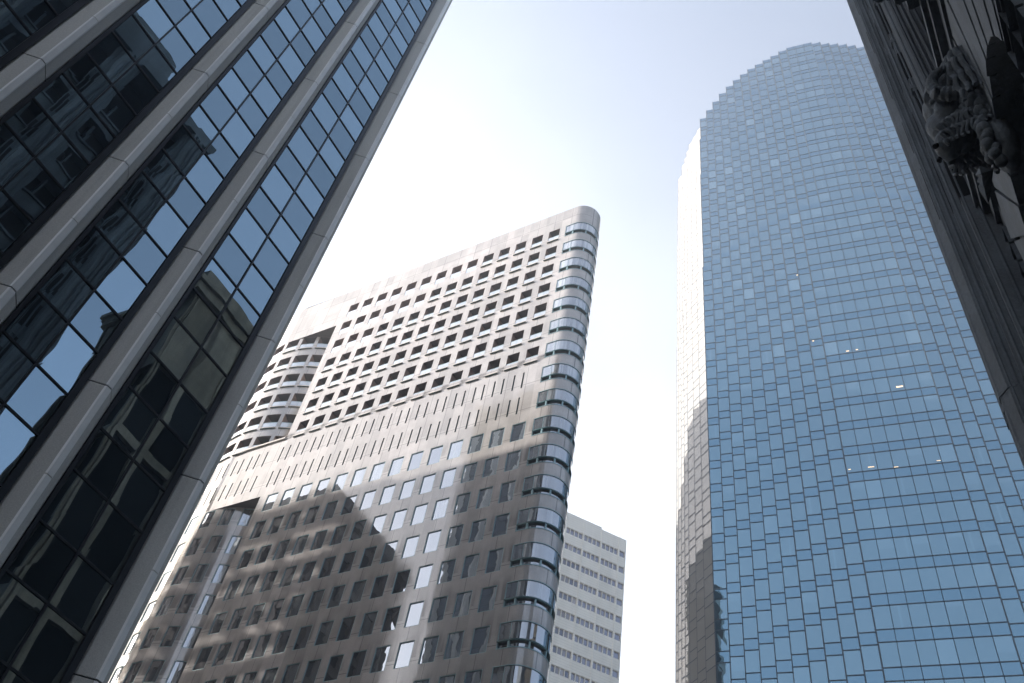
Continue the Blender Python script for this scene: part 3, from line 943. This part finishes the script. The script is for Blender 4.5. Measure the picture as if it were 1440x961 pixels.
# rusticated base wall with semicircular arches: wall between z=-EYE and 24 cut by arch outlines
def arch_wall(u0, u1, uc, ztop_):
    n = 24
    mb.face([rp(u0, -EYE, 0), rp(uc - ARR, -EYE, 0), rp(uc - ARR, ARZ, 0), rp(u0, ARZ, 0)])
    mb.face([rp(uc + ARR, -EYE, 0), rp(u1, -EYE, 0), rp(u1, ARZ, 0), rp(uc + ARR, ARZ, 0)])
    pts = [(uc - ARR * math.cos(math.pi * i / n), ARZ + ARR * math.sin(math.pi * i / n)) for i in range(n + 1)]
    # voussoirs: wedge blocks with real grooves between them
    RO = 7.2
    nv = 17
    gp = R_(0.35)
    def outer(a):
        c, s = -math.cos(a), math.sin(a)
        lim = RO
        if abs(c) > 1e-6: lim = min(lim, ((u1 - uc) if c > 0 else (uc - u0)) / abs(c))
        if s > 1e-6: lim = min(lim, (ztop_ - ARZ) / s)
        return lim
    for i in range(nv):
        a0, a1 = math.pi * i / nv + gp, math.pi * (i + 1) / nv - gp
        proud = -0.03 - 0.02 * ((i * 7) % 3)
        am = (a0 + a1) / 2
        inn = [(uc - ARR * math.cos(a), ARZ + ARR * math.sin(a)) for a in (a0, am, a1)]
        out = [(uc - outer(a) * math.cos(a), ARZ + outer(a) * math.sin(a)) for a in (a1, am, a0)]
        ring = inn + out
        mb.face([rp(p[0], p[1], proud) for p in ring])
        for p, q in zip(ring, ring[1:] + ring[:1]):
            mb.face([rp(p[0], p[1], proud), rp(q[0], q[1], proud), rp(q[0], q[1], 0.12), rp(p[0], p[1], 0.12)])
    # backing plate between arch and spandrel
    bp = [(uc - outer(math.pi * i / n) * math.cos(math.pi * i / n), ARZ + outer(math.pi * i / n) * math.sin(math.pi * i / n)) for i in range(n + 1)]
    for i in range(n):
        mb.face([rp(*pts[i], 0.11), rp(*pts[i + 1], 0.11), rp(*bp[i + 1], 0.11), rp(*bp[i], 0.11)])
        mb.face([rp(*pts[i], 0.11), rp(*pts[i + 1], 0.11), rp(*pts[i + 1], 2.2), rp(*pts[i], 2.2)])
    # fill to the rectangle corners
    for sgn, ue in ((-1, u0), (1, u1)):
        mb.face([rp(ue, ARZ, 0.02), rp(uc + sgn * 6, ARZ, 0.02), rp(uc + sgn * 6, ztop_, 0.02), rp(ue, ztop_, 0.02)] if abs(ue - uc) > 6 else [rp(ue, ztop_ - 0.01, 0.02), rp(ue, ztop_, 0.02), rp(uc, ztop_, 0.02)])
    # jambs below springing
    for ue in (uc - ARR, uc + ARR):
        mb.face([rp(ue, -EYE, 0), rp(ue, ARZ, 0), rp(ue, ARZ, 2.2), rp(ue, -EYE, 2.2)])
    # recessed window
    mb.face([rp(uc - ARR, -EYE, 2.2), rp(uc + ARR, -EYE, 2.2), rp(uc + ARR, ARZ + ARR, 2.2), rp(uc - ARR, ARZ + ARR, 2.2)], 1)
    for i in range(1, 14):
        z_ = -EYE + i * 1.55
        mb.box(*[F(x, 0, 0)[0] for x in (uc - ARR, uc + ARR)], *sorted((-1.9, -2.18)), z_ + EYE - 0.07, z_ + EYE + 0.07, 2)
    for i in range(1, 5):
        x = F(uc - ARR + i * 1.4, 0, 0)[0]
        mb.box(x - 0.06, x + 0.06, -2.17, -1.95, 0, ARZ + ARR + EYE - 0.4, 2)
for uc in ARC_C:
    arch_wall(uc - 4.2, uc + 4.2, uc, 22.6)
mb.box(F(15.8, 0, 0)[0], 0, -0.3, 0, 0, 22.6 + EYE, 0)
z = -EYE
while z < 21.8:
    mb.box(F(15.9, 0, 0)[0], 0, 0, 0.12, z + EYE + 0.04, z + EYE + 0.72, 0, skip='k')
    z += 0.78
# courses between the arches at the base: grooved rustication on the narrow piers
for uc in ARC_C:
    for sgn in (-1, 1):
        a, b = sorted((uc + sgn * ARR, uc + sgn * 4.2))
        z = -EYE
        while z < ARZ - 0.3:
            x0, x1 = F(a, 0, 0)[0], F(b, 0, 0)[0]
            mb.box(x0 + 0.0, x1, 0.0, 0.10, z + EYE + 0.04, z + EYE + 0.72, 0, skip="k")
            z += 0.78
# stepped string course above the arches
for (za, zb, pr) in ((22.6, 23.2, 0.12), (23.2, 23.6, 0.30), (23.6, 23.9, 0.42)):
    mb.box(F(-9.4, 0, 0)[0], 0, -0.3, pr, za + EYE, zb + EYE, 0)
# upper wall of slim piers, fluted, with dark recessed windows and spandrels between
def fluted_pier(uc, half, proud, z0, z1):
    steps = [(-half, 0.0), (-half, proud * 0.45), (-half * 0.80, proud * 0.45), (-half * 0.80, proud * 0.62), (-half * 0.62, proud * 0.62), (-half * 0.62, proud * 0.85), (-half * 0.42, proud),
             (-half * 0.26, proud), (-half * 0.20, proud * 0.90), (-half * 0.10, proud * 0.90), (-half * 0.04, proud)]
    poly = steps + [(-x, y) for x, y in reversed(steps)]
    x = F(uc, 0, 0)[0]
    mb.prism([(x + p[0], p[1]) for p in poly], z0 + EYE, z1 + EYE, 0, closed=False, bottom=True)
    for sg in (-1, 1):                                 # slender rolls in the angles of the steps
        for (fx, fy, rr_) in ((1.0, 0.22, .05), (1.0, 0.40, .035), (0.80, 0.55, .045), (0.62, 0.70, .05), (0.62, 0.80, .03), (0.42, 0.97, .05)):
            cx_, cy_ = x + sg * half * fx, proud * fy
            mb.prism([(cx_ + rr_ * math.cos(k * math.pi / 3), cy_ + rr_ * math.sin(k * math.pi / 3)) for k in range(6)], z0 + EYE, z1 + EYE - 0.01, 0, top=False, bottom=False)
fluted_pier(17.65, 1.25, 1.50, 17.2, 23.9)
fluted_pier(17.65, 1.23, 1.475, -EYE, 17.2)
for i in range(9):
    uc = 19.0 - 1.35 - i * 4.2
    big_ = i % 2 == 0
    fluted_pier(uc, 1.25 if big_ else 0.7, 1.50 if big_ else 0.80, 23.9, RTOP)
mb.box(F(-14, 0, 0)[0], 0, -1.2, -1.1, 23.9 + EYE, RTOP + EYE, 1)
# dark slit windows cut into the steps of the big piers
for i in range(0, 9, 2):
    uc = 19.0 - 1.35 - i * 4.2
    x = F(uc, 0, 0)[0]
    zz = 24.3
    q = 0
    while zz < RTOP - 5:
        for (f0, f1, yy) in ((-1.0, -0.82, 0.675), (-0.78, -0.64, 0.93), (-0.59, -0.46, 1.30), (0.46, 0.59, 1.30)):
            hgt = 2.9 if (q + int(f0 * -10)) % 2 else 2.1
            mb.box(x + f0 * 1.25 - 0.012, x + f1 * 1.25, yy - 0.45, yy + 0.012, zz + EYE, zz + EYE + hgt, 1)
        mb.box(x - 1.28, x + 1.28, 0.0, 0.72, zz + EYE + 3.1, zz + EYE + 3.3, 0)
        zz += 3.9; q += 1
mb.box(F(-14, 0, 0)[0], 0, -14, -1.2, 23.9 + EYE, RTOP + EYE, 0, skip="f")
for i in range(9):
    u1_ = 19.0 - 1.35 - i * 4.2
    u0_ = u1_ - 4.2
    zz = 24.6
    while zz < RTOP - 4:
        x0, x1 = F(u0_, 0, 0)[0], F(u1_, 0, 0)[0]
        mb.box(x0 + 0.5, x1 - 0.5, -1.1, -0.15, zz + EYE, zz + EYE + 1.25, 0)          # spandrel
        mb.box(x0 + 0.5, x1 - 0.5, -1.1, 0.0, zz + EYE + 1.25, zz + EYE + 1.42, 0)      # sill
        xm = (x0 + x1) / 2
        mb.box(xm - 0.09, xm + 0.09, -1.1, -0.5, zz + EYE + 1.42, zz + EYE + 3.9, 0)
        zz += 3.9
# base mass and flank that faces up the street
mb.face([F(19, -2.4, -EYE), F(19, -2.4, RTOP), F(19, -16, RTOP), F(19, -16, -EYE)])
mb.box(F(-38, 0, 0)[0], 0, -14, -2.21, 0, 23.9 + EYE, 0, skip="k")
mb.box(F(-38, 0, 0)[0], F(-9.4, 0, 0)[0], -2.2, 0, 0, RTOP * 0.7 + EYE, 0)
# crown: stepped attic
mb.box(F(-14, 0, 0)[0], 0.1, -14, 1.5, RTOP + EYE, RTOP + EYE + 1.2, 0)
mb.box(F(-12, 0, 0)[0], -6, -13, -2, RTOP + EYE + 1.2, RTOP + EYE + 9, 0)
mb.build('wall', [DARKSTONE, DARKVOID, DARKMETAL], RB)

# ram-head keystone
def blob_mesh(name, balls, mat, parent, voxel=0.05, smooth_it=6, disp=0.0):
    bm = bmesh.new()
    for (c, r, sc, rot) in balls:
        m = Matrix.Translation(c) @ rot.to_matrix().to_4x4() @ Matrix.Diagonal((sc[0] * r, sc[1] * r, sc[2] * r, 1))
        bmesh.ops.create_icosphere(bm, subdivisions=3, radius=1.0, matrix=m)
    me = bpy.data.meshes.new(name); bm.to_mesh(me); bm.free()
    me.materials.append(mat)
    me.polygons.foreach_set('use_smooth', [True] * len(me.polygons))
    o = bpy.data.objects.new(name, me); COL.objects.link(o)
    if parent: o.parent = parent
    r = o.modifiers.new('remesh', 'REMESH'); r.mode = 'VOXEL'; r.voxel_size = voxel; r.use_smooth_shade = True
    s = o.modifiers.new('smooth', 'SMOOTH'); s.iterations = smooth_it; s.factor = 0.5
    if disp:
        tx = bpy.data.textures.new(name, 'CLOUDS'); tx.noise_scale = 0.16
        d = o.modifiers.new('carve', 'DISPLACE'); d.texture = tx; d.strength = disp; d.texture_coords = 'LOCAL'
    return o
def tube(mb, path, radii, seg=10, ridge=0.0, m=0):
    rings = []
    for i, (p, r) in enumerate(zip(path, radii)):
        p = Vector(p)
        d = (Vector(path[min(i + 1, len(path) - 1)]) - Vector(path[max(i - 1, 0)])).normalized()
        a = d.orthogonal().normalized() if i == 0 else (rings[-1][1] - d * rings[-1][1].dot(d)).normalized()
        b = d.cross(a)
        rr = r * (1 + (ridge if i % 2 else -ridge))
        rings.append(([p + (a * math.cos(2 * math.pi * k / seg) + b * math.sin(2 * math.pi * k / seg)) * rr for k in range(seg)], a))
    for (r0, _), (r1, _) in zip(rings, rings[1:]):
        for k in range(seg):
            mb.face([r0[k], r0[(k + 1) % seg], r1[(k + 1) % seg], r1[k]], m)
    mb.face(rings[0][0], m); mb.face(rings[-1][0], m)
RC = Vector(F(11.75, -2.4, 20.2))
from mathutils import Euler, Quaternion
E0 = lambda x, y, z: Euler((R_(x), R_(y), R_(z)))
def rv(du, dv, dz): return RC + Vector((du, dv * 0.86, dz))   # du along street, dv out of the wall, dz up
balls = [
    (rv(0, 0.10, 0.9), 0.90, (1.0, 0.70, 1.45), E0(0, 0, 0)),         # neck against the keystone
    (rv(0, 0.55, 1.15), 0.72, (0.95, 0.85, 0.95), E0(0, 0, 0)),       # skull
    (rv(0, 0.92, 0.62), 0.52, (0.86, 0.62, 1.05), E0(-28, 0, 0)),     # forehead
    (rv(0, 1.10, -0.05), 0.46, (0.72, 0.58, 1.15), E0(-14, 0, 0)),    # nose bridge
    (rv(0, 1.12, -0.75), 0.42, (0.78, 0.66, 0.85), E0(-4, 0, 0)),     # nose pad
    (rv(0, 0.82, -0.80), 0.36, (0.72, 0.80, 0.66), E0(0, 0, 0)),      # lower jaw
    (rv(0, 0.66, -0.15), 0.44, (0.80, 0.95, 1.15), E0(0, 0, 0)),      # jaw
    (rv(-0.34, 0.86, 0.18), 0.30, (0.6, 0.85, 1.25), E0(0, 0, 8)),    # cheeks
    (rv(0.34, 0.86, 0.18), 0.30, (0.6, 0.85, 1.25), E0(0, 0, -8)),
    (rv(-0.36, 1.14, 0.78), 0.17, (1.3, 0.7, 0.6), E0(0, 25, 0)),     # brow ridges
    (rv(0.36, 1.14, 0.78), 0.17, (1.3, 0.7, 0.6), E0(0, -25, 0)),
    (rv(0, 0.05, -1.3), 0.60, (0.95, 0.5, 1.5), E0(0, 0, 0)),         # bracket under the chin
]
head = blob_mesh('ram_head', balls, DARKSTONE, RB, 0.03, 3, 0.045)
for s_ in (-1, 1):
    path, rad = [], []
    NH = 60
    for i in range(NH):                                    # ribbed horns coiling back, down and forward beside the cheeks
        a = i / (NH - 1) * 2 * math.pi * 1.25
        r = 0.66 - 0.36 * i / (NH - 1)
        path.append(rv(s_ * (0.50 + 0.42 * i / (NH - 1)), 0.62 - r * math.sin(a) * 0.85, 0.62 + r * math.cos(a)))
        rad.append(0.25 - 0.20 * i / (NH - 1))
    hb_ = MB(); tube(hb_, path, rad, 14, 0.075); hb_.build('horn', DARKSTONE, head, False)
    eb = MB(); tube(eb, [rv(s_ * 0.40, 0.85, 0.40), rv(s_ * 0.72, 0.98, 0.28), rv(s_ * 0.98, 1.0, 0.02)], [0.09, 0.15, 0.02], 8)
    eb.build('ear', DARKSTONE, head, True)
    nb = MB(); tube(nb, [rv(s_ * 0.16, 1.36, -0.86), rv(s_ * 0.19, 1.43, -0.94)], [0.05, 0.06], 8); nb.build('nostril', DARKVOID, head)
    ib = bmesh.new(); bmesh.ops.create_icosphere(ib, subdivisions=2, radius=0.085, matrix=Matrix.Translation(rv(s_ * 0.37, 1.08, 0.60)))
    me = bpy.data.meshes.new('eye'); ib.to_mesh(me); ib.free(); me.materials.append(DARKSTONE)
    me.polygons.foreach_set('use_smooth', [True] * len(me.polygons))
    oe = bpy.data.objects.new('eye', me); COL.objects.link(oe); oe.parent = head
# fleece: wavy locks combed from the crown over the poll and round the neck
mb = MB()
rnd = random.Random(3)
for q in range(15):
    a = R_(-98 + q * 14)
    path, rad = [], []
    for i in range(26):
        t = i / 25
        zz = 2.35 - 3.1 * t
        rr = 0.30 + 0.80 * math.sin(min(1, t * 1.9) * math.pi / 2)
        wob = 0.06 * math.sin(i * 1.15 + q)
        px = (rr + 0.0) * math.sin(a) + wob
        py = 0.12 + rr * math.cos(a) * 0.62 + 0.03 * math.cos(i * 1.3)
        if abs(a) < R_(48) and t > 0.42: break
        path.append(rv(px, max(py, 0.03), zz)); rad.append(0.095 * (1 - 0.5 * t))
    if len(path) > 3: tube(mb, path, rad, 8)
for s_ in (-1, 1):
    for q in range(9):                             # beard curling from behind the horns along the jaw
        path, rad = [], []
        for i in range(14):
            t = i / 13
            path.append(rv(s_ * (0.62 - 0.03 * q + 0.05 * math.sin(i * 1.1 + q)), 0.12 + 0.13 * q + 0.05 * math.cos(i * 1.1), -0.10 - 0.06 * q - (1.25 - 0.06 * q) * t))
            rad.append(0.075 * (1 - 0.6 * t))
        tube(mb, path, rad, 7)
mb.build('fleece', DARKSTONE, head, True)
# garland of fruit hanging along the keystone
mb2 = bmesh.new()
for i in range(46):
    s_ = i / 45
    side = 0.75 if i % 2 else 0.95
    c = rv(0.15 + side * (1 - 0.35 * s_) * (-1), 0.30 + 0.25 * math.sin(s_ * 9) * 0.4 + rnd.uniform(-.08, .12), 1.4 - 3.9 * s_)
    bmesh.ops.create_icosphere(mb2, subdivisions=2, radius=rnd.uniform(0.10, 0.21), matrix=Matrix.Translation(c) @ Matrix.Diagonal((1, 0.9, rnd.uniform(0.8, 1.3), 1)))
me = bpy.data.meshes.new('garland'); mb2.to_mesh(me); mb2.free(); me.materials.append(DARKSTONE)
me.polygons.foreach_set('use_smooth', [True] * len(me.polygons))
og = bpy.data.objects.new('garland', me); COL.objects.link(og); og.parent = RB
# leaf at the foot of the keystone
mb = MB()
base_ = rv(0.1, 0.45, -2.05)
for k in range(5):
    a = R_(-50 + k * 25)
    tip = base_ + Vector((math.sin(a) * 0.5, 0.22 + 0.12 * math.cos(a), -0.75 * math.cos(a) - 0.1))
    sd = Vector((math.cos(a), 0, math.sin(a))) * 0.16
    md = (base_ + tip) / 2 + Vector((0, 0.1, 0))
    mb.face([base_, md + sd, tip, md + Vector((0, 0.12, 0))]); mb.face([base_, md + Vector((0, 0.12, 0)), tip, md - sd])
    mb.face([base_, md - sd, tip, md + sd])
mb.build('carved_leaf', DARKSTONE, RB)

# ------------------------------------------------------------------ buildings of the street that show only as reflections and shade
def block(name, label, cat, u0, u1, v0, v1, h, mats, bay=3.4, flr=3.7, faces='xXyY', pil=0.35, open_=0.62, tall=False, attic=0):
    T = thing(name, label, cat, u0, v0)
    mb = MB()
    L, D = u1 - u0, v1 - v0
    mb.box(0.35, L - 0.35, 0.35, D - 0.35, 0, h - 0.5, 1)
    for f in faces:
        n = max(2, int((L if f in 'yY' else D) / bay))
        step = (L if f in 'yY' else D) / n
        for i in range(n + 1):
            c = i * step
            w = step * (1 - open_) / 2
            a, b = max(0, c - w), min((L if f in 'yY' else D), c + w)
            pr = pil if i % 2 == 0 else pil * 0.4
            if f == 'y': mb.box(a, b, -pr, 0.35, 0, h, 0)
            if f == 'Y': mb.box(a, b, D - 0.35, D + pr, 0, h, 0)
            if f == 'x': mb.box(-pr, 0.35, a, b, 0, h, 0)
            if f == 'X': mb.box(L - 0.35, L + pr, a, b, 0, h, 0)
        z = 4.5
        while z < h:
            th = 1.2 if not tall else 0.7
            if f == 'y': mb.box(0.02, L - 0.02, -0.02, 0.35, z, z + th, 0)
            if f == 'Y': mb.box(0.02, L - 0.02, D - 0.35, D + 0.02, z, z + th, 0)
            if f == 'x': mb.box(-0.02, 0.35, 0.02, D - 0.02, z, z + th, 0)
            if f == 'X': mb.box(L - 0.35, L + 0.02, 0.02, D - 0.02, z, z + th, 0)
            z += flr if not attic or z > h - attic - 6 else 14.0
    if attic: mb.box(-0.1, L + 0.1, -0.1, D + 0.1, h - attic, h - 2.4, 2)
    mb.box(-0.6, L + 0.6, -0.6, D + 0.6, h - 2.4, h - 1.6, 0); mb.box(-0.9, L + 0.9, -0.9, D + 0.9, h - 1.6, h - 1.1, 0)
    mb.box(-0.2, L + 0.2, -0.2, D + 0.2, h - 1.1, h + 0.6, 0)
    mb.build('wall', mats, T)
    return T
block('masonry_block', 'brown masonry block reflected dark in the windows of the granite wedge', 'building', 10, 29, 78, 107, 86, [BROWNSTONE, DARKVOID], 3.2, 3.7)
block('terracotta_building', 'tan building with tall columns, reflected low in the glass of the left office block', 'building', 26.5, 42, -14, -3.4, 65, [TANSTONE, DARKVOID, TANSTONE], 2.6, 4.0, tall=True, pil=0.25, open_=0.82, attic=11)
block('brick_building', 'brown building behind the camera, reflected in the left glass', 'building', -66, -24, -34, -3.0, 46, [BROWNSTONE, DARKVOID], 3.4, 3.8)
block('stone_block', 'pale stone block behind the camera, reflected in the granite', 'building', -70, -22, 26, 90, 52, [TANSTONE, DARKVOID], 3.6, 3.8)

# scaffold screen added out of view across the side street: breaks the low sun into patches
GOBO_O = thing('gobo_screen', 'tall scaffold added unseen across the side street, breaking the sun into patches on the granite wedge', 'gobo', 26, 107.5)
mb = MB()
rs = random.Random(11)
SH = 92.0
y = 0
ny, nz_ = 22, 36
sy, sz_ = 2.6, 2.5
for i in range(ny + 1):
    mb.box(-0.05, 0.05, i * sy - 0.05, i * sy + 0.05, 0, SH, 0)
    mb.box(1.45, 1.55, i * sy - 0.05, i * sy + 0.05, 0, SH, 0)
for j in range(nz_ + 1):
    mb.box(0.051, 1.449, 0, ny * sy, j * sz_ - 0.03, j * sz_ + 0.03, 1)
for i in range(ny * 2):                            # panels of uneven drop, gaps between them let sun patches through
    z = rs.uniform(0, 3)
    while z < SH - 2:
        run = rs.uniform(1.5, 5.5)
        if rs.random() < 0.42:
            mb.box(1.56, 1.60, i * sy / 2 + 0.06, (i + 1) * sy / 2 - 0.06, z, min(SH, z + run), 1)
        z += run + rs.uniform(0.1, 1.2)
mb.build('frame', [GOBO_POST, GOBO_PANEL], GOBO_O)
# ------------------------------------------------------------------ street haze
g = MB(); g.box(-330, 330, -330, 330, -1.3, 196)
hm = bpy.data.materials.new('thin_haze'); hm.use_nodes = True
hm.node_tree.nodes.remove(hm.node_tree.nodes['Principled BSDF'])
pv = hm.node_tree.nodes.new('ShaderNodeVolumePrincipled')
pv.inputs['Color'].default_value = (0.93, 0.95, 1.0, 1); pv.inputs['Density'].default_value = 0.0014; pv.inputs['Anisotropy'].default_value = 0.35
hm.node_tree.links.new(pv.outputs[0], hm.node_tree.nodes['Material Output'].inputs['Volume'])
ho = g.build('haze', hm); ho['kind'] = 'stuff'
print("objects", len(bpy.data.objects), "faces", sum(len(m.polygons) for m in bpy.data.meshes))
